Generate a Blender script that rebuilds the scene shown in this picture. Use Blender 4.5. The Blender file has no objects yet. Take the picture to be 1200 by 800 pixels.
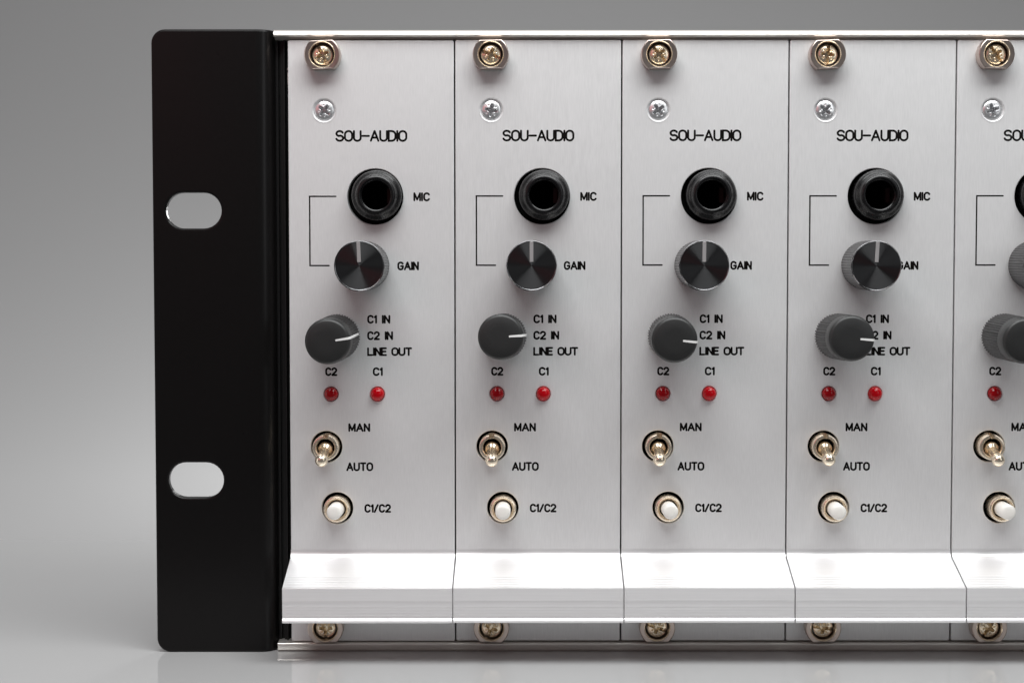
import bpy, bmesh, math, random
from mathutils import Vector, Matrix
R = math.radians
random.seed(7)
MM = 0.001
sc = bpy.context.scene
col = sc.collection

# ------------------------------------------------------------------ camera
F_PX, D, CAM_Z, THETA = 2067.0, 377.1, 85.0, R(2.77)      # photo pixels, mm, mm, tilt down
PX, PY = 622.0, 400.0
cd = bpy.data.cameras.new('camera')
cam = bpy.data.objects.new('camera', cd); col.objects.link(cam)
cam.location = (0, -D*MM, CAM_Z*MM)
cam.rotation_euler = (R(90)-THETA, 0, 0)
cd.sensor_width = 36; cd.lens = F_PX/1200*36
cd.shift_x = -22/1200
cd.clip_start = 0.01; cd.clip_end = 60
sc.camera = cam

# ------------------------------------------------------------------ world, lamps, exposure
w = bpy.data.worlds.new('World'); sc.world = w; w.use_nodes = True
bg = w.node_tree.nodes['Background']
bg.inputs[0].default_value = (0.96, 0.97, 1.0, 1); bg.inputs[1].default_value = 0.09

def area(name, loc, target, sx, sy, power, color=(1, 1, 1)):
    l = bpy.data.lights.new(name, 'AREA'); l.shape = 'RECTANGLE'; l.size = sx*MM; l.size_y = sy*MM
    l.energy = power; l.color = color
    o = bpy.data.objects.new(name, l); col.objects.link(o)
    o.location = Vector(loc)*MM
    d = (Vector(target)-Vector(loc)); o.rotation_euler = d.to_track_quat('-Z', 'Y').to_euler()
    return o
area('overhead_softbox', (50, -150, 410), (30, -10, 80), 470, 230, 2.8, (0.985, 1, 1))
area('side_softbox', (-620, -160, 140), (-60, 0, 70), 120, 420, 0.35, (1, 0.97, 0.95))
area('right_softbox', (480, -520, 260), (-60, 0, 70), 130, 380, 0.30, (0.97, 0.98, 1))
area('warm_fill', (-330, -420, 260), (-60, 0, 60), 380, 240, 0.14, (1, 0.20, 0.22))
area('backdrop_softbox', (-60, 250, 850), (-60, 300, 0), 700, 500, 0.52, (1, 1, 1))
pl = bpy.data.lights.new('background_lamp', 'POINT'); pl.energy = 0.58; pl.shadow_soft_size = 0.03
po = bpy.data.objects.new('background_lamp', pl); col.objects.link(po); po.location = (-0.015, 0.190, 0.120)
sc.view_settings.view_transform = 'Standard'; sc.view_settings.look = 'None'
sc.view_settings.exposure = 0; sc.view_settings.gamma = 1
sc.render.engine = 'CYCLES'
sc.cycles.max_bounces = 8

# ------------------------------------------------------------------ photo -> place
def Z(v, h=0.0):
    return CAM_Z-(D-h)*math.tan(THETA+math.atan((v-PY)/F_PX))
def X(u, v, h=0.0):
    s = (F_PX*math.cos(THETA)-(v-PY)*math.sin(THETA))/(D-h)
    return (u-PX)/s
PITCH = 35.56
MX0 = -51.77                                                # left limit of the first module
ZB, ZT = Z(750.5), Z(47.6)                                   # bottom and top of the face panels

# ------------------------------------------------------------------ materials
def new_mat(name):
    m = bpy.data.materials.new(name); m.use_nodes = True
    nt = m.node_tree; return m, nt, nt.nodes['Principled BSDF']
def N(nt, t, **kw):
    n = nt.nodes.new(t)
    for k, v in kw.items(): setattr(n, k, v)
    return n
def mat(name, color, metal=0.0, rough=0.5, coat=0.0, var=0.0, bump=0.0, scale=(600, 600, 600), spec=0.5, emit=None, rvar=0.0, aniso=None, ior=None, trans=0.0, sss=0.0):
    m, nt, b = new_mat(name)
    b.inputs['Base Color'].default_value = (*color, 1)
    b.inputs['Metallic'].default_value = metal; b.inputs['Roughness'].default_value = rough
    b.inputs['Coat Weight'].default_value = coat; b.inputs['Specular IOR Level'].default_value = spec
    if ior: b.inputs['IOR'].default_value = ior
    b.inputs['Transmission Weight'].default_value = trans
    if sss:
        b.inputs['Subsurface Weight'].default_value = sss; b.inputs['Subsurface Radius'].default_value = (0.002, 0.0003, 0.0003)
    if emit:
        b.inputs['Emission Color'].default_value = (*emit[0], 1); b.inputs['Emission Strength'].default_value = emit[1]
    if var or bump or rvar:
        tc = N(nt, 'ShaderNodeTexCoord'); mp = N(nt, 'ShaderNodeMapping'); mp.inputs['Scale'].default_value = scale
        oi = N(nt, 'ShaderNodeObjectInfo'); ad = N(nt, 'ShaderNodeVectorMath', operation='ADD')
        nt.links.new(tc.outputs['Object'], mp.inputs[0])
        nt.links.new(mp.outputs[0], ad.inputs[0])
        sclr = N(nt, 'ShaderNodeVectorMath', operation='SCALE'); sclr.inputs['Scale'].default_value = 40
        cx = N(nt, 'ShaderNodeCombineXYZ')
        for i in range(3): nt.links.new(oi.outputs['Random'], cx.inputs[i])
        nt.links.new(cx.outputs[0], sclr.inputs[0]); nt.links.new(sclr.outputs[0], ad.inputs[1])
        nz = N(nt, 'ShaderNodeTexNoise'); nz.inputs['Scale'].default_value = 1; nz.inputs['Detail'].default_value = 4
        nt.links.new(ad.outputs[0], nz.inputs['Vector'])
        if var:
            mr = N(nt, 'ShaderNodeMapRange'); mr.inputs[3].default_value = 1-var; mr.inputs[4].default_value = 1+var
            nt.links.new(nz.outputs[0], mr.inputs[0])
            mx = N(nt, 'ShaderNodeVectorMath', operation='SCALE'); mx.inputs[0].default_value = color
            nt.links.new(mr.outputs[0], mx.inputs['Scale']); nt.links.new(mx.outputs[0], b.inputs['Base Color'])
        if rvar:
            mr = N(nt, 'ShaderNodeMapRange'); mr.inputs[3].default_value = rough-rvar; mr.inputs[4].default_value = rough+rvar
            nt.links.new(nz.outputs[0], mr.inputs[0]); nt.links.new(mr.outputs[0], b.inputs['Roughness'])
        if bump:
            bp = N(nt, 'ShaderNodeBump'); bp.inputs['Strength'].default_value = 1; bp.inputs['Distance'].default_value = bump*MM
            nt.links.new(nz.outputs[0], bp.inputs['Height']); nt.links.new(bp.outputs[0], b.inputs['Normal'])
    if aniso:
        b.inputs['Anisotropic'].default_value = aniso; b.inputs['Anisotropic Rotation'].default_value = 0.25
        tg = N(nt, 'ShaderNodeTangent', direction_type='RADIAL', axis='Y'); nt.links.new(tg.outputs[0], b.inputs['Tangent'])
    return m

M_panel = mat('anodised_panel', (0.80, 0.80, 0.80), metal=0.4, rough=0.46, var=0.08, rvar=0.11, bump=0.002, scale=(5200, 400, 420))
M_handle = mat('extruded_aluminium', (0.88, 0.875, 0.88), metal=0.6, rough=0.40, var=0.05, rvar=0.05, bump=0.002, scale=(60, 3500, 3500))
M_rail = mat('rail_aluminium', (0.86, 0.82, 0.77), metal=0.8, rough=0.34, var=0.05, scale=(40, 2000, 2000))
M_black = mat('black_anodised', (0.0045, 0.004, 0.004), spec=0.25, metal=0.0, rough=0.30, var=0.1, bump=0.0003, scale=(1500, 1500, 1500), rvar=0.05)
M_ribbed = mat('black_extrusion', (0.007, 0.007, 0.007), spec=0.3, metal=0.0, rough=0.45, var=0.1, bump=0.004, scale=(1500, 1500, 200))
M_ink = mat('black_engraving', (0.006, 0.005, 0.0045), rough=0.9, spec=0.05)
M_nickel = mat('warm_nickel', (0.96, 0.83, 0.66), metal=0.9, rough=0.27, var=0.08, rvar=0.05, scale=(900, 900, 900))
M_collar = mat('collar_nickel', (0.56, 0.47, 0.42), metal=1.0, rough=0.30, var=0.06, rvar=0.05, scale=(900, 900, 900))
M_brass = mat('yellow_chromate', (0.98, 0.84, 0.64), metal=0.92, rough=0.27, var=0.15, bump=0.015, scale=(1500, 1500, 1500))
M_zinc = mat('zinc_screw', (0.95, 0.96, 0.97), metal=0.9, rough=0.30, var=0.08, bump=0.015, scale=(1500, 1500, 1500))
M_lever = mat('polished_lever', (0.93, 0.81, 0.64), metal=0.92, rough=0.25, var=0.06, scale=(900, 900, 900))
M_jack = mat('jack_plastic', (0.005, 0.005, 0.0055), spec=0.4, rough=0.27, bump=0.004, rvar=0.06, scale=(1500, 1500, 1500))
M_hole = mat('dark_interior', (0.004, 0.004, 0.004), rough=0.8, spec=0.1)
M_knobtop = mat('turned_black_metal', (0.085, 0.085, 0.087), metal=1.0, rough=0.33, aniso=1.0)
M_knobside = mat('knurled_black_metal', (0.07, 0.07, 0.072), metal=0.85, rough=0.30, var=0.15, scale=(900, 900, 900))
M_pointer = mat('pointer_aluminium', (0.50, 0.485, 0.485), metal=0.6, rough=0.45, var=0.06, scale=(4000, 300, 300))
M_grey = mat('grey_plastic', (0.018, 0.0185, 0.0185), rough=0.46, bump=0.012, rvar=0.07, var=0.08, scale=(1800, 1800, 1800))
M_white = mat('white_pointer_paint', (0.80, 0.80, 0.79), rough=0.4, var=0.05, scale=(1500, 1500, 1500))
M_plunger = mat('white_plastic', (0.88, 0.86, 0.81), rough=0.35)
M_led_dim = mat('dim_red_lens', (0.27, 0.001, 0.004), rough=0.12, spec=0.35)
M_led_lit = mat('bright_red_lens', (0.37, 0.001, 0.005), rough=0.12, spec=0.35, emit=((1, 0.003, 0.01), 0.05))
M_sweep = mat('grey_acrylic_sweep', (0.46, 0.46, 0.46), rough=0.12, spec=0.5, var=0.015, scale=(6, 6, 6), ior=1.75)
nt = M_sweep.node_tree                                      # polished near the front, matt further back
tc = N(nt, 'ShaderNodeTexCoord'); sx = N(nt, 'ShaderNodeSeparateXYZ'); mr = N(nt, 'ShaderNodeMapRange', interpolation_type='SMOOTHSTEP')
nt.links.new(tc.outputs['Object'], sx.inputs[0]); nt.links.new(sx.outputs['Y'], mr.inputs[0])
mr.inputs[1].default_value = 0.02; mr.inputs[2].default_value = 0.30; mr.inputs[3].default_value = 0.06; mr.inputs[4].default_value = 0.6
nt.links.new(mr.outputs[0], nt.nodes['Principled BSDF'].inputs['Roughness'])
mr2 = N(nt, 'ShaderNodeMapRange', interpolation_type='SMOOTHSTEP'); nt.links.new(sx.outputs['Y'], mr2.inputs[0])
mr2.inputs[1].default_value = 0.0; mr2.inputs[2].default_value = 0.30; mr2.inputs[3].default_value = 0.5; mr2.inputs[4].default_value = 0.03
nt.links.new(mr2.outputs[0], nt.nodes['Principled BSDF'].inputs['Specular IOR Level'])

# ------------------------------------------------------------------ mesh helpers (mm, local; front is -Y)
def finish(bm, name, material, parent=None, loc=(0, 0, 0), angle=32, mats=None):
    bmesh.ops.remove_doubles(bm, verts=bm.verts, dist=1e-4)
    bmesh.ops.recalc_face_normals(bm, faces=bm.faces)
    for f in bm.faces: f.smooth = True
    ca = R(angle)
    for e in bm.edges:
        if len(e.link_faces) != 2 or e.calc_face_angle(0) > ca: e.smooth = False
    bmesh.ops.scale(bm, vec=(MM, MM, MM), verts=bm.verts)
    me = bpy.data.meshes.new(name); bm.to_mesh(me); bm.free()
    for m in (mats or [material]): me.materials.append(m)
    o = bpy.data.objects.new(name, me); col.objects.link(o)
    o.location = Vector(loc)*MM
    if parent: o.parent = parent
    return o
def lathe(profile, n=48, rfun=None, bm=None, cx=0, cz=0, mi=0):
    """profile: list of (radius, height towards the viewer)."""
    bm = bm or bmesh.new()
    rings = []
    for (r, h) in profile:
        if r < 1e-6:
            rings.append([bm.verts.new((cx, -h, cz))]); continue
        ring = []
        for i in range(n):
            a = 2*math.pi*i/n
            rr = rfun(r, a, h) if rfun else r
            ring.append(bm.verts.new((cx+rr*math.cos(a), -h, cz+rr*math.sin(a))))
        rings.append(ring)
    for a, b in zip(rings, rings[1:]):
        if len(a) == 1 and len(b) == 1: continue
        for i in range(n):
            j = (i+1) % n
            if len(a) == 1: f = bm.faces.new((a[0], b[i], b[j]))
            elif len(b) == 1: f = bm.faces.new((a[i], a[j], b[0]))
            else: f = bm.faces.new((a[i], a[j], b[j], b[i]))
            f.material_index = mi
    return bm
def extrude_x(profile, x0, x1, bm=None):
    """profile: closed list of (y, z)."""
    bm = bm or bmesh.new()
    A = [bm.verts.new((x0, y, z)) for y, z in profile]; B = [bm.verts.new((x1, y, z)) for y, z in profile]
    n = len(A)
    for i in range(n): bm.faces.new((A[i], A[(i+1) % n], B[(i+1) % n], B[i]))
    bm.faces.new(A); bm.faces.new(B)
    return bm
def extrude_z(profile, z0, z1, bm=None):
    bm = bm or bmesh.new()
    A = [bm.verts.new((x, y, z0)) for x, y in profile]; B = [bm.verts.new((x, y, z1)) for x, y in profile]
    n = len(A)
    for i in range(n): bm.faces.new((A[i], A[(i+1) % n], B[(i+1) % n], B[i]))
    bm.faces.new(A); bm.faces.new(B)
    return bm
def box(x0, x1, y0, y1, z0, z1, bm=None):
    return extrude_x([(y0, z0), (y1, z0), (y1, z1), (y0, z1)], x0, x1, bm)
def plate(outline, holes, thick, bevel=0.15, seg=2):
    """outline and holes are loops of (x, z); front face at y=0, back at y=thick."""
    bm = bmesh.new(); edges = []
    for loop in [outline]+holes:
        vs = [bm.verts.new((x, 0, z)) for x, z in loop]
        for i in range(len(vs)): edges.append(bm.edges.new((vs[i], vs[(i+1) % len(vs)])))
    bmesh.ops.triangle_fill(bm, use_beauty=True, use_dissolve=False, edges=edges)
    rim = [e for e in bm.edges if len(e.link_faces) == 1]
    ret = bmesh.ops.extrude_face_region(bm, geom=list(bm.faces))
    back = [g for g in ret['geom'] if isinstance(g, bmesh.types.BMVert)]
    bmesh.ops.translate(bm, vec=(0, thick, 0), verts=back)
    bmesh.ops.recalc_face_normals(bm, faces=bm.faces)
    if bevel:
        fr = [e for e in bm.edges if all(abs(v.co.y) < 1e-6 for v in e.verts) and len(e.link_faces) == 2 and e.calc_face_angle(0) > R(60)]
        bmesh.ops.bevel(bm, geom=fr, offset=bevel, segments=seg, profile=0.5, affect='EDGES')
    return bm
def circle(cx, cz, r, n=48):
    return [(cx+r*math.cos(2*math.pi*i/n), cz+r*math.sin(2*math.pi*i/n)) for i in range(n)]

# ------------------------------------------------------------------ single-stroke engraved lettering
def arc(cx, cy, rx, ry, a0, a1, n=10):
    return [(cx+rx*math.cos(R(a0+(a1-a0)*i/n)), cy+ry*math.sin(R(a0+(a1-a0)*i/n))) for i in range(n+1)]
G = {
 'O': (0.66, [arc(.33, .66, .33, .34, 0, 180)+arc(.33, .34, .33, .34, 180, 360)+[(.66, .66)]]),
 'U': (0.62, [[(0, 1)]+arc(.31, .31, .31, .31, 180, 360)+[(.62, 1)]]),
 'S': (0.64, [arc(.32, .745, .30, .255, 20, 250)+arc(.32, .27, .32, .27, 75, -165)]),
 'A': (0.70, [[(0, 0), (.35, 1), (.70, 0)], [(.12, .33), (.58, .33)]]),
 'D': (0.62, [[(0, 0), (0, 1), (.25, 1)]+arc(.25, .62, .37, .38, 90, 0, 8)+arc(.25, .38, .37, .38, 0, -90, 8)+[(0, 0)]]),
 'I': (0.0, [[(0, 0), (0, 1)]]),
 'M': (0.68, [[(0, 0), (0, 1), (.34, .12), (.68, 1), (.68, 0)]]),
 'N': (0.56, [[(0, 0), (0, 1), (.56, 0), (.56, 1)]]),
 'C': (0.58, [arc(.31, .67, .30, .33, 25, 180, 8)+arc(.31, .33, .30, .33, 180, 335, 8)]),
 'G': (0.62, [arc(.31, .67, .31, .33, 25, 180, 8)+arc(.31, .33, .31, .33, 180, 350, 8)+[(.62, .46), (.36, .46)]]),
 'L': (0.50, [[(0, 1), (0, 0), (.50, 0)]]),
 'E': (0.50, [[(.50, 1), (0, 1), (0, 0), (.50, 0)], [(0, .52), (.44, .52)]]),
 'T': (0.60, [[(0, 1), (.60, 1)], [(.30, 1), (.30, 0)]]),
 '1': (0.16, [[(0, .80), (.16, 1), (.16, 0)]]),
 '2': (0.56, [arc(.27, .71, .27, .29, 165, -35, 9)+[(0, 0), (.56, 0)]]),
 '/': (0.42, [[(0, -.02), (.42, 1.0)]]),
 '-': (0.60, [[(0, .50), (.60, .50)]]),
 ' ': (0.34, []),
}
def ribbon(bm, pts, wd, h=0.02):
    P = [Vector(p) for p in pts]
    Q = [P[0]]
    for p in P[1:]:
        if (p-Q[-1]).length > 1e-5: Q.append(p)
    closed = (Q[0]-Q[-1]).length < 1e-4
    if closed: Q.pop()
    n = len(Q); rows = []
    for i, p in enumerate(Q):
        d0 = (p-Q[i-1]).normalized() if (i > 0 or closed) else None
        d1 = (Q[(i+1) % n]-p).normalized() if (i < n-1 or closed) else None
        if d0 is None: d0 = d1
        if d1 is None: d1 = d0
        n0 = Vector((-d0.y, d0.x)); n1 = Vector((-d1.y, d1.x)); m = (n0+n1)
        if m.length < 1e-4: m = n0.copy()
        m.normalize(); k = min(1/max(m.dot(n0), 0.3), 2.2)
        rows.append((p, m, k, 1.0))
    if not closed:
        d = (Q[1]-Q[0]).normalized(); nn = Vector((-d.y, d.x)); rows.insert(0, (Q[0]-d*wd*.42, nn, 1, 0.6)); 
        d = (Q[-1]-Q[-2]).normalized(); nn = Vector((-d.y, d.x)); rows.append((Q[-1]+d*wd*.42, nn, 1, 0.6))
    V = []
    for p, m, k, s in rows:
        a = p+m*wd/2*k*s; b = p-m*wd/2*k*s
        V.append([bm.verts.new((a.x, -0.004, a.y)), bm.verts.new((p.x+m.x*wd*.43*k*s, -h, p.y+m.y*wd*.43*k*s)), bm.verts.new((p.x-m.x*wd*.43*k*s, -h, p.y-m.y*wd*.43*k*s)), bm.verts.new((b.x, -0.004, b.y))])
    L = len(V)
    for i in range(L if closed else L-1):
        A, B = V[i], V[(i+1) % L]
        for j in range(3): bm.faces.new((A[j], A[j+1], B[j+1], B[j]))
def lettering(name, text, u0, u1, v0, v1, parent, gap=0.2, wd=0.36):
    """text fitted to the box it fills on the first module's panel."""
    vc = (v0+v1)/2
    x0, x1 = X(u0, vc)+wd/2, X(u1, vc)-wd/2; z1, z0 = Z(v0)-wd/2, Z(v1)+wd/2
    H = z1-z0; polys = []; cx = 0
    for ch in text:
        wch, st = G[ch]
        for s in st: polys.append([(cx+a, b) for a, b in s])
        cx += wch+gap
    tot = cx-gap; sx = (x1-x0)/tot
    ox, oz = (x0+x1)/2, (z0+z1)/2
    bm = bmesh.new()
    for q, p in enumerate(polys):
        P = [Vector((x0+a*sx-ox, z0+b*H-oz)) for a, b in p]; cur = [P[0]]
        for i in range(1, len(P)):
            cur.append(P[i])
            if i < len(P)-1:
                d0, d1 = P[i]-P[i-1], P[i+1]-P[i]
                if d0.length > 1e-5 and d1.length > 1e-5 and d0.angle(d1) > R(100):
                    ribbon(bm, cur, wd, .018+.0013*q); cur = [P[i]]; q += .5
        ribbon(bm, cur, wd, .018+.0013*q)
    return finish(bm, name, M_ink, parent, (ox-BX, 0, oz-ZB))

# ------------------------------------------------------------------ things
def tag(o, label=None, cat=None, group=None, kind=None):
    if label: o['label'] = label
    if cat: o['category'] = cat
    if group: o['group'] = group
    if kind: o['kind'] = kind
    return o
def empty(name, loc):
    o = bpy.data.objects.new(name, None); col.objects.link(o); o.location = Vector(loc)*MM; o.empty_display_size = 0.01
    return o

# ---- setting: seamless sweep (floor running up into the backdrop)
bm = bmesh.new(); prof = [(-75, -6), (-75, 0), (-40, 0), (0, 0), (20, 0), (40, 0), (60, 0)]
yy, zz_, aa, ds = 60.0, 0.0, 0.0, 5.0                      # the bend starts gently, then keeps a radius of 580
k_ = 0
while aa < math.pi/2:
    ds = 1.0 if k_ < 140 else 5.0; k_ += 1; aa += ds/580*min(1, (yy-60+ds)/110); yy += ds*math.cos(aa); zz_ += ds*math.sin(aa); prof.append((yy, zz_))
prof += [(yy, 900), (yy, 1500)]
rows = [[bm.verts.new((x, y, z-0.02)) for x in (-1600, -400, 400, 1600)] for y, z in prof]
for a, b in zip(rows, rows[1:]):
    for i in range(3): bm.faces.new((a[i], a[i+1], b[i+1], b[i]))
o = finish(bm, 'backdrop', M_sweep, angle=40); tag(o, 'seamless grey glossy table surface curving up into the backdrop', kind='structure')

# ---- rack frame
rack = empty('rack_frame', (0, 0, 0))
tag(rack, 'black slotted mounting ear and thin aluminium rails holding the silver modules', 'rack')
HT = 132.9
# mounting ear, unrolled then bent
EX0, XB, RB, TH = -80.4, -58.3, 3.7, 2.0
def rrect(x0, x1, z0, z1, rl, n=8):
    p = []
    for cx, cz, a0 in ((x0+rl, z0+rl, 180),): p += [(cx+rl*math.cos(R(a0+90*i/n)), cz+rl*math.sin(R(a0+90*i/n))) for i in range(n+1)]
    p += [(x1, z0), (x1, z1)]
    p += [(x0+rl+rl*math.cos(R(90+90*i/n)), z1-rl+rl*math.sin(R(90+90*i/n))) for i in range(n+1)]
    return p
def slot(cx, cz, hw, r, n=14):
    return [(cx+hw-r+r*math.cos(R(-90+180*i/n)), cz+r*math.sin(R(-90+180*i/n))) for i in range(n+1)]+[(cx-hw+r+r*math.cos(R(90+180*i/n)), cz+r*math.sin(R(90+180*i/n))) for i in range(n+1)]
bm = plate(rrect(EX0, XB+RB*math.pi/2+8, 0, HT, 2.9), [slot(-71.7, Z(247), 5.9, 3.78), slot(-71.7, Z(561.5), 5.9, 3.78)], TH, 0.45, 3)
for i in range(0, 11):
    s = XB+RB*math.pi/2*i/10
    bmesh.ops.bisect_plane(bm, geom=list(bm.verts)+list(bm.edges)+list(bm.faces), plane_co=(s, 0, 0), plane_no=(1, 0, 0))
for v in bm.verts:
    s, t = v.co.x, v.co.y
    if s > XB:
        a = (s-XB)/RB
        if a < math.pi/2: v.co.x = XB+(RB-t)*math.sin(a); v.co.y = RB-(RB-t)*math.cos(a)
        else: v.co.x = XB+RB-t; v.co.y = RB+(s-XB-RB*math.pi/2)
o = finish(bm, 'mounting_ear', M_black, rack, (0, -1.2, 0), angle=12); o['label'] = 'black side ear with two oblong slots'
# black ribbed side panel
xa, xb_ = XB+RB+0.02, MX0+0.02
p = [(xa, 9)]
ribs = [(xa, 2.6), (xa+.55, 2.6), (xa+.62, 3.3), (xa+1.1, 3.3), (xa+1.17, 2.2), (xa+1.75, 2.2), (xa+1.82, 1.3), (xa+2.1, 1.3), (xa+2.17, 3.4), (xb_, 3.4)]
p += ribs + [(xb_, 62), (xa-1.0, 62), (xa-1.0, 9)]
bm = extrude_z(p, 0.3, HT-0.3)
finish(bm, 'side_panel', M_ribbed, rack)
bm = box(xb_-.25, xb_+.32, 2.2, 8, Z(98), Z(84)); box(xb_-.25, xb_+.1, 2.0, 8, Z(81), Z(78.5), bm)
o = finish(bm, 'contact_spring', M_rail, rack)
# rails
XR = MX0+PITCH*5+24
def rail(name, flip):
    if not flip:
        pr = [(40, 0), (0.5, 0), (0.0, .06), (-.42, .30), (-.70, .62), (-.88, .95), (-.96, 1.18), (-.90, 1.34), (-.55, 1.50), (.1, 1.62), (.6, 1.75), (.8, 1.9), (1.2, 2.0), (40, 2.0)]
        pr = [(y, HT-z) for y, z in pr]
    else:
        pr = [(40, 0), (0.2, 0), (-.25, .08), (-.5, .3), (-.72, .8), (-.92, 1.3), (-.98, 1.62), (-.90, 1.80), (-.70, 1.88), (0.3, 1.92), (.6, 2.0), (40, 2.0)]
    return finish(extrude_x(pr, XB+RB+0.1-.0, XR), name, M_rail, rack, angle=50)
rail('top_rail', False); rail('bottom_rail', True)
bm = box(xb_+.1, XR, 30, 60, HT-1.6, HT-.3); finish(bm, 'top_cover', M_ribbed, rack)
bm = box(xb_+.1, XR, 30, 60, .3, 1.6); finish(bm, 'bottom_cover', M_ribbed, rack)
bm = box(xb_+.1, XR, 60, 62, 1.7, HT-1.7); finish(bm, 'rear_panel', M_ribbed, rack)
for zz in (6, HT-9):
    bm = box(xb_+.1, XR, 14, 20, zz, zz+4); finish(bm, 'threaded_strip', M_ribbed, rack)

# ---- the first module
BX = MX0+PITCH/2
def L(u, v, h=0.0): return (X(u, v, h)-BX, Z(v, h)-ZB)       # local x, z on the module

def phillips(r, dome, n_r=18, n_a=72, depth=0.9, arm=0.62, wid=0.20, slot_=False, skirt=1.0):
    """screw head: domed disc with a pressed cross recess."""
    bm = bmesh.new(); rings = []
    def hh(x, z):
        q = math.hypot(x, z)/r; h = dome*(1-q*q)
        q2 = q
        def armd(a, b):
            la = arm*r; wa = wid*r*(1-.35*abs(a)/la)
            if abs(a) > la*1.12: return 0
            e = min(1, max(0, (wa-abs(b))/(wid*r*.28))); f = min(1, max(0, (la*1.12-abs(a))/(la*.35)))
            return e*f
        c = max(armd(x, z), armd(z, x)); 
        if q < .26: c = max(c, min(1, (.34-q)/.12))
        u, v_ = (x+z)*.7071, (x-z)*.7071                   # shallow ticks between the arms
        t = max(0, 1-min(abs(u), abs(v_))/(.07*r)) if .25 < q < .62 else 0
        h -= .22*t
        h -= depth*c
        if slot_:
            e = min(1, max(0, (wid*.75*r-abs(z))/(wid*r*.25))); h -= depth*.45*e*(1-c)
        if q > .9: h -= (q-.9)*(q-.9)*12*dome
        return h
    c0 = bm.verts.new((0, -hh(0, 0), 0)); rings = []
    for k in range(1, n_r+1):
        rr = r*k/n_r; ring = []
        for i in range(n_a):
            a = 2*math.pi*i/n_a; x, z = rr*math.cos(a), rr*math.sin(a); ring.append(bm.verts.new((x, -hh(x, z), z)))
        rings.append(ring)
    ring = [bm.verts.new((r*math.cos(2*math.pi*i/n_a), skirt, r*math.sin(2*math.pi*i/n_a))) for i in range(n_a)]; rings.append(ring)
    for i in range(n_a): bm.faces.new((c0, rings[0][i], rings[0][(i+1) % n_a]))
    for a, b in zip(rings, rings[1:]):
        for i in range(n_a): bm.faces.new((a[i], b[i], b[(i+1) % n_a], a[(i+1) % n_a]))
    return bm

LABELS = [
 'silver preamp module right next to the black mounting ear, leftmost in the row',
 'silver preamp module second from the black ear, gain knob seen squarely from the front',
 'middle silver preamp module, grey selector knob just touching its printed words',
 'silver preamp module whose knobs hide the first letters of GAIN and LINE OUT',
 'rightmost silver preamp module, cut off by the edge of the photo',
]
mod = empty('preamp_module', (BX, 0, ZB))
tag(mod, LABELS[0], 'audio module', 'preamp modules side by side in the rack')

PW = PITCH/2-.16; PH = ZT-ZB
jx, jz = L(439.7, 230.6); tx, tz = L(382.6, 523.2); bx_, bz = L(395.4, 594.8)
d1x, dz_ = L(388.0, 461.6); d2x, _ = L(442.3, 461.6); sx_, sz = L(379.8, 129.6)
cx_, cz1 = L(379.2, 65.9); cz2 = L(379.2, 733.0)[1]
outl = [(-PW, 0), (PW, 0), (PW, PH), (-PW, PH)]
outl = [(-PW, .25), (-PW+.25, 0), (PW-.25, 0), (PW, .25), (PW, PH-.25), (PW-.25, PH), (-PW+.25, PH), (-PW, PH-.25)]
bm = plate(outl, [circle(jx, jz, 5.93, 64), circle(tx, tz, 3.38), circle(bx_, bz, 3.38), circle(d1x, dz_, 1.56, 32), circle(d2x, dz_, 1.56, 32), circle(sx_, sz, 2.5, 40)], 2.5, 0.16, 2)
finish(bm, 'face_panel', M_panel, mod, angle=8)
# countersunk ring and screw
finish(lathe([(2.5, -.9), (2.49, -.02), (2.62, .05), (2.5, .03), (2.38, -.12), (2.05, -.55), (1.9, -.9)], 40), 'countersink', M_panel, mod, (sx_, 0, sz))
finish(phillips(2.02, .38, depth=2.2, arm=.60, wid=.21), 'panel_screw', M_zinc, mod, (sx_, .25, sz))
# captive screws
def captive(zc):
    flat = 3.02
    def rf(r, a, h):
        if r < 3.0: return r
        s = abs(math.sin(a)); return min(r, flat*(r/3.8)/s) if s > 1e-6 else r
    o = finish(lathe([(2.25, -.6), (2.25, 1.0), (2.62, 2.75), (2.74, 2.98), (3.60, 3.02), (3.72, 2.95), (3.8, 2.75), (3.8, 0.02), (2.9, 0.02), (2.9, -.6)], 96, rf), 'captive_screw', M_collar, mod, (cx_, 0, zc), angle=28)
    s = finish(phillips(2.08, .42, depth=2.0, arm=.60, wid=.21, slot_=True, skirt=1.6), 'screw_head', M_brass, o, (0, -2.0, 0))
    g = finish(lathe([(2.64, 2.62), (2.60, 2.95), (2.72, 3.08), (2.80, 3.0)], 64), 'inner_rim', M_brass, o)
    return o
cap_top = captive(cz1); cap_bot = captive(cz2)

# lettering and bracket line
lettering('brand_lettering', 'SOU-AUDIO', 392.8, 477.3, 152.6, 166.4, mod, gap=0.17, wd=.44)
for nm, t, u0, u1, v0, v1 in (
  ('mic_lettering', 'MIC', 484.4, 503.8, 225.4, 236.0), ('gain_lettering', 'GAIN', 465.6, 491, 306.4, 316.8),
  ('input_lettering', 'C1 IN', 430.2, 457.4, 368.9, 379.2), ('input_lettering', 'C2 IN', 430.2, 460.6, 388.0, 398.4),
  ('output_lettering', 'LINE OUT', 430.2, 483, 406.8, 417.0), ('lamp_lettering', 'C2', 381, 395.4, 430.2, 440.4),
  ('lamp_lettering', 'C1', 436.8, 448.6, 430.2, 440.4), ('manual_lettering', 'MAN', 408.2, 433.8, 495.6, 505.8),
  ('auto_lettering', 'AUTO', 405.8, 437.4, 541.4, 551.8), ('button_lettering', 'C1/C2', 427.0, 458.4, 590.2, 600.4)):
    lettering(nm, t, u0, u1, v0, v1, mod, gap=0.24 if t != 'LINE OUT' else .2, wd=.41)
bm = bmesh.new()
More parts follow.
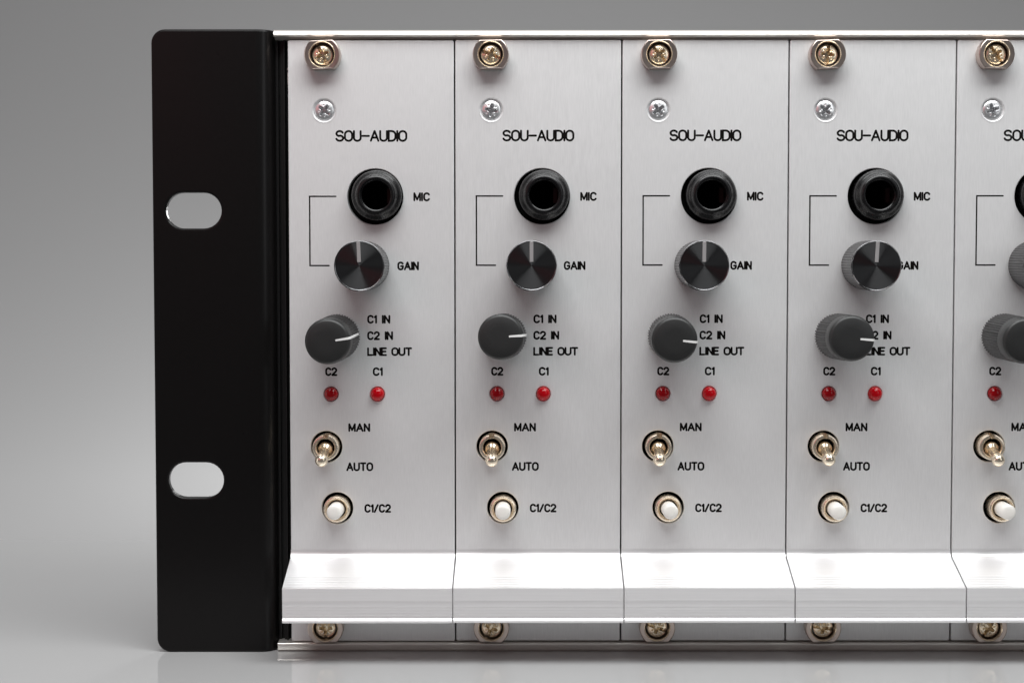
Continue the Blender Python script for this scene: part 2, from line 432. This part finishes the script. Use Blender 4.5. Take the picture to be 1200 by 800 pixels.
ax, az = X(362.8, 230), Z(230.2); bz_ = Z(311.2)
ribbon(bm, [(X(393.6, 230)-BX, az-ZB), (ax-BX, az-ZB), (ax-BX, bz_-ZB), (X(385.6, 311)-BX, bz_-ZB)], .31)
finish(bm, 'bracket_line', M_ink, mod)

# mic jack
jack = finish(lathe([(5.0, -2.4), (5.3, -1.5), (5.33, 1.2), (5.30, 1.6), (5.12, 2.0), (4.72, 2.35), (4.45, 2.55), (4.3, 3.0), (4.2, 3.4), (4.05, 3.66), (3.75, 3.80), (3.45, 3.84), (3.34, 3.78), (3.28, 3.6), (3.28, 2.6), (3.12, 2.5), (3.10, -6)], 72),
   'mic_jack', M_jack, mod, (jx+.41, 0, jz+.25), angle=38)
finish(lathe([(3.15, -6), (0, -6)], 40), 'jack_bore', M_hole, jack)
finish(lathe([(6.6, -2.45), (2.8, -2.45)], 64), 'jack_washer', M_hole, jack, (-.41, 0.1, -.25))
bm = box(2.0, 2.9, 1.5, 4.5, -1.6, 1.6); finish(bm, 'contact_blade', mat('red_brown_contact', (.035, .006, .006), rough=.6), jack)

# gain knob
KN = 56
def knurl(depth, n):
    def f(r, a, h):
        return r-depth*(0.5-0.5*math.cos(a*n)) if 1.6 < h < 12.2 and r > 4.9 else r
    return f
gx, gz = L(428.2, 311.3)
gk = finish(lathe([(3, .8), (5.0, .8), (5.2, 1.0), (5.2, 1.7), (5.2, 12.1), (5.2, 12.25), (5.22, 12.5), (5.22, 12.75)], KN*5, knurl(.22, KN)), 'gain_knob', M_knobside, mod, (gx, 0, gz), angle=40)
M_rim = mat('polished_black_rim', (0.30, 0.30, 0.31), metal=1.0, rough=0.16, rvar=0.08, scale=(900, 900, 900))
finish(lathe([(5.22, 12.75), (5.21, 12.80), (4.99, 13.04), (4.95, 13.02)], 96), 'rim', M_rim, gk)
gk_top = finish(lathe([(4.95, 13.02), (4.93, 12.98), (2.5, 12.96), (0, 12.96)], 96), 'knob_face', M_knobtop, gk, (0, 0, 0))
bm = box(-.38, .38, -13.05, -12.9, .75, 4.93); bmesh.ops.bevel(bm, geom=[e for e in bm.edges], offset=.06, segments=1, affect='EDGES')
finish(bm, 'pointer', M_pointer, gk)

# selector knob
NS = 52
def ribf(r, a, h):
    if r < 4.3 or h > 12.6 or h < 1.0: return r
    k = (a*NS/(2*math.pi)) % 1.0
    return r-.20*(1 if k < .45 else 0)
qx, qz = L(396.0, 394.2)
sk = finish(lathe([(3, .8), (4.6, .8), (4.86, 1.05), (4.80, 12.4), (4.62, 13.0), (4.72, 13.2), (4.70, 17.0), (4.62, 17.45), (4.40, 17.8), (4.05, 17.95), (2, 18), (0, 18)], NS*5, ribf), 'selector_knob', M_grey, mod, (qx, 0, qz), angle=40)
bm = bmesh.new()
path = [(1.7, 18.0), (4.06, 17.97), (4.42, 17.83), (4.65, 17.46), (4.74, 17.0), (4.76, 13.2), (4.84, 12.8), (4.90, 4.0)]
off = [0.05]*6; rowsv = []
for i, (r_, h_) in enumerate(path):
    dd = .05
    rr_ = r_+(dd if i > 1 else 0); hh_ = h_+(dd if i < 4 else 0)
    wv = .20 if i else .14
    rowsv.append([bm.verts.new((rr_-.12 if i > 2 else rr_, -hh_ if i <= 2 else -(hh_), -wv-.05)), bm.verts.new((rr_, -hh_, -wv)), bm.verts.new((rr_, -hh_, wv)), bm.verts.new((rr_-.12 if i > 2 else rr_, -hh_, wv+.05))])
for a, b in zip(rowsv, rowsv[1:]):
    for j in range(3): bm.faces.new((a[j], a[j+1], b[j+1], b[j]))
sp = finish(bm, 'pointer_line', M_white, sk)

# indicator lamps
def led(x, m, lab):
    o = finish(lathe([(1.46, -2), (1.46, .15), (1.40, .45), (1.22, .85), (.92, 1.14), (.5, 1.32), (0, 1.38)], 32), 'indicator_lamp', m, mod, (x, 0, dz_), angle=60)
    o['label'] = lab; return o
led(d1x, M_led_dim, 'dark red lamp under C2'); led(d2x, M_led_lit, 'brighter red lamp under C1')

# toggle switch
def keyf(r, a, h):
    if r > 1.9 and h > -1.92:
        d = abs((a-R(90)+math.pi) % (2*math.pi)-math.pi)
        if d < R(11): return 1.9
    return r
tg = finish(lathe([(2.6, -2.4), (2.75, -2.0), (2.75, -1.95), (2.75, -1.9), (2.75, 2.3), (2.66, 2.52), (2.52, 2.6), (2.10, 2.6), (1.98, 2.5), (1.92, 2.2), (1.88, 1.9), (1.85, .3)], 144, keyf), 'toggle_switch', M_nickel, mod, (tx+.05, 0, tz), angle=35)
finish(lathe([(1.9, .3), (0, .3)], 40), 'switch_bore', M_hole, tg)
finish(lathe([(4.2, -2.45), (2.4, -2.45)], 48), 'switch_washer', M_hole, tg)
lv = finish(lathe([(.85, -1.0), (1.2, 0.3), (1.52, 1.0), (1.60, 1.6), (1.48, 2.15), (1.12, 2.55), (1.0, 3.0), (1.06, 4.6), (1.18, 5.8), (1.33, 6.7), (1.38, 7.1), (1.33, 7.5), (1.20, 7.85), (.95, 8.15), (.65, 8.35), (.33, 8.45), (0, 8.48)], 40), 'lever', M_lever, tg, (0, 0, .15), angle=60)
lv.rotation_euler = (R(19), 0, 0)

# push button
pb = finish(lathe([(2.6, -2.4), (2.80, -2.0), (2.80, 1.6), (2.72, 1.9), (2.5, 2.0), (2.32, 1.9), (2.22, 1.5), (2.0, 1.35), (1.94, 1.2), (1.90, .8), (1.88, -.5)], 64), 'push_button', M_nickel, mod, (bx_-.0, 0, bz-.12), angle=35)
finish(lathe([(1.8, -.5), (0, -.5)], 40), 'button_bore', M_hole, pb)
finish(lathe([(4.2, -2.45), (2.4, -2.45)], 48), 'button_washer', M_hole, pb)
finish(lathe([(1.62, -.6), (1.62, 6.3), (1.50, 6.6), (1.2, 6.78), (0.6, 6.84), (0, 6.85)], 40), 'plunger', M_plunger, pb, angle=50)

# handle
z_root, z_nose, z_low = Z(652)-ZB, Z(689, 13.8)-ZB, Z(730, 13.8)-ZB
H = 13.8
Rf = 1.9; pr = []                                          # fillet between panel and slope
sa = math.atan2(H-1.35, (z_root-.25)-z_nose)               # slope angle from the vertical
for k in range(11):
    a = sa*k/10; pr.append((-.02-Rf*(1-math.cos(a)), z_root+.5-Rf*math.sin(a)))
dy = pr[-1][0]+1.2; dzz = pr[-1][1]-(z_root-.25)
pr = [(y-dy*k/10 if k else y, z-dzz*1.0) for k, (y, z) in enumerate(pr)]
def slope(t): return (-1.2-(H-1.35)*t, (z_root-.25)+(z_nose-z_root+.25)*t)
for k in range(1, 6):                                     # fine draw lines near the nose
    t = .52+.08*k; a = slope(t); b = slope(t+.012); pr += [a, (b[0], b[1]-.05), slope(t+.03)]
pr += [slope(.985), (-H-.02, z_nose-.03), (-H-.08, z_nose-.25), (-H, z_nose-.45)]
for zz in (2.6, 3.9, 4.5, 5.1, 5.7):
    z1 = z_nose-zz; 
    if z1 > z_low+1.0: pr += [(-H, z1+.07), (-H+.022, z1), (-H, z1-.07)]
pr += [(-H, z_low+1.0), (-H-.14, z_low+.85), (-H-.3, z_low+.45), (-H-.2, z_low+.1), (-H+.1, z_low), (-H+1.5, z_low), (-H+1.6, z_low+.2), (-H+1.6, z_nose-1.6), (-1.4, z_root-2.1), (-1.4, z_root-8), (-.02, z_root-8)]
bm = extrude_x(pr, -PW-.02, PW+.02)
hd = finish(bm, 'handle', M_handle, mod, angle=24)

# ---- the other modules: copies with their own settings
def copy_tree(o, parent=None):
    c = o.copy(); col.objects.link(c); c.parent = parent
    kids = [k for k in o.children]
    for ch in kids: copy_tree(ch, c)
    return c
mods = [mod]
for k in range(1, 5):
    c = copy_tree(mod); c.location.x = (BX+PITCH*k)*MM; c['label'] = LABELS[k]; mods.append(c)
def find(root, stem): return [c for c in root.children if c.name.split('.')[0] == stem]
# pixel drifts measured on the knobs of each module
sel_tilt = [(-1.2, 1.3), (-2.4, -3.6), (-2.8, 0), (.6, -1.8), (0.5, 1.5)]
sel_ang = [9, 3.5, -6, -4.5, -8]
gain_ang = [2, 0, -.5, -3, 0]
tog = [(-2.5, 0), (-1, .6), (0, 0), (.2, -.6), (.8, .4)]
for k, m in enumerate(mods):
    s = find(m, 'selector_knob')[0]; du, dv = sel_tilt[k]
    s.rotation_euler = (Matrix.Rotation(math.atan(dv/100), 3, 'X') @ Matrix.Rotation(math.atan(du/100), 3, 'Z') @ Matrix.Rotation(-R(sel_ang[k]), 3, 'Y')).to_euler()
    g = find(m, 'gain_knob')[0]; g.rotation_euler = (R(random.uniform(-.5, .5)), R(-gain_ang[k]), R(random.uniform(-.4, .4)))
    t = find(m, 'toggle_switch')[0]; l = [c for c in t.children if c.name.startswith('lever')][0]
    l.rotation_euler = (R(19+tog[k][1]), 0, R(tog[k][0])); t.rotation_euler = (0, R(random.uniform(-4, 4)), 0)
    p = find(m, 'push_button')[0]; p.location.x += [0, .05, -.05, .05, .3][k]*MM; p.rotation_euler = (R(random.uniform(-1, 1)), 0, R(random.uniform(-1, 1)))
    find(m, 'panel_screw')[0].rotation_euler = (0, R([38, 12, 55, 40, 70][k]), 0)
    for q, c in enumerate(find(m, 'captive_screw')):
        h = [x for x in c.children if x.name.startswith('screw_head')][0]; h.rotation_euler = (0, R(random.uniform(0, 180)), 0)
        c.rotation_euler = (0, R(random.uniform(-2.5, 2.5)), 0)
    if k: m.location.z += [0, .08, .12, .1, .12][k]*MM
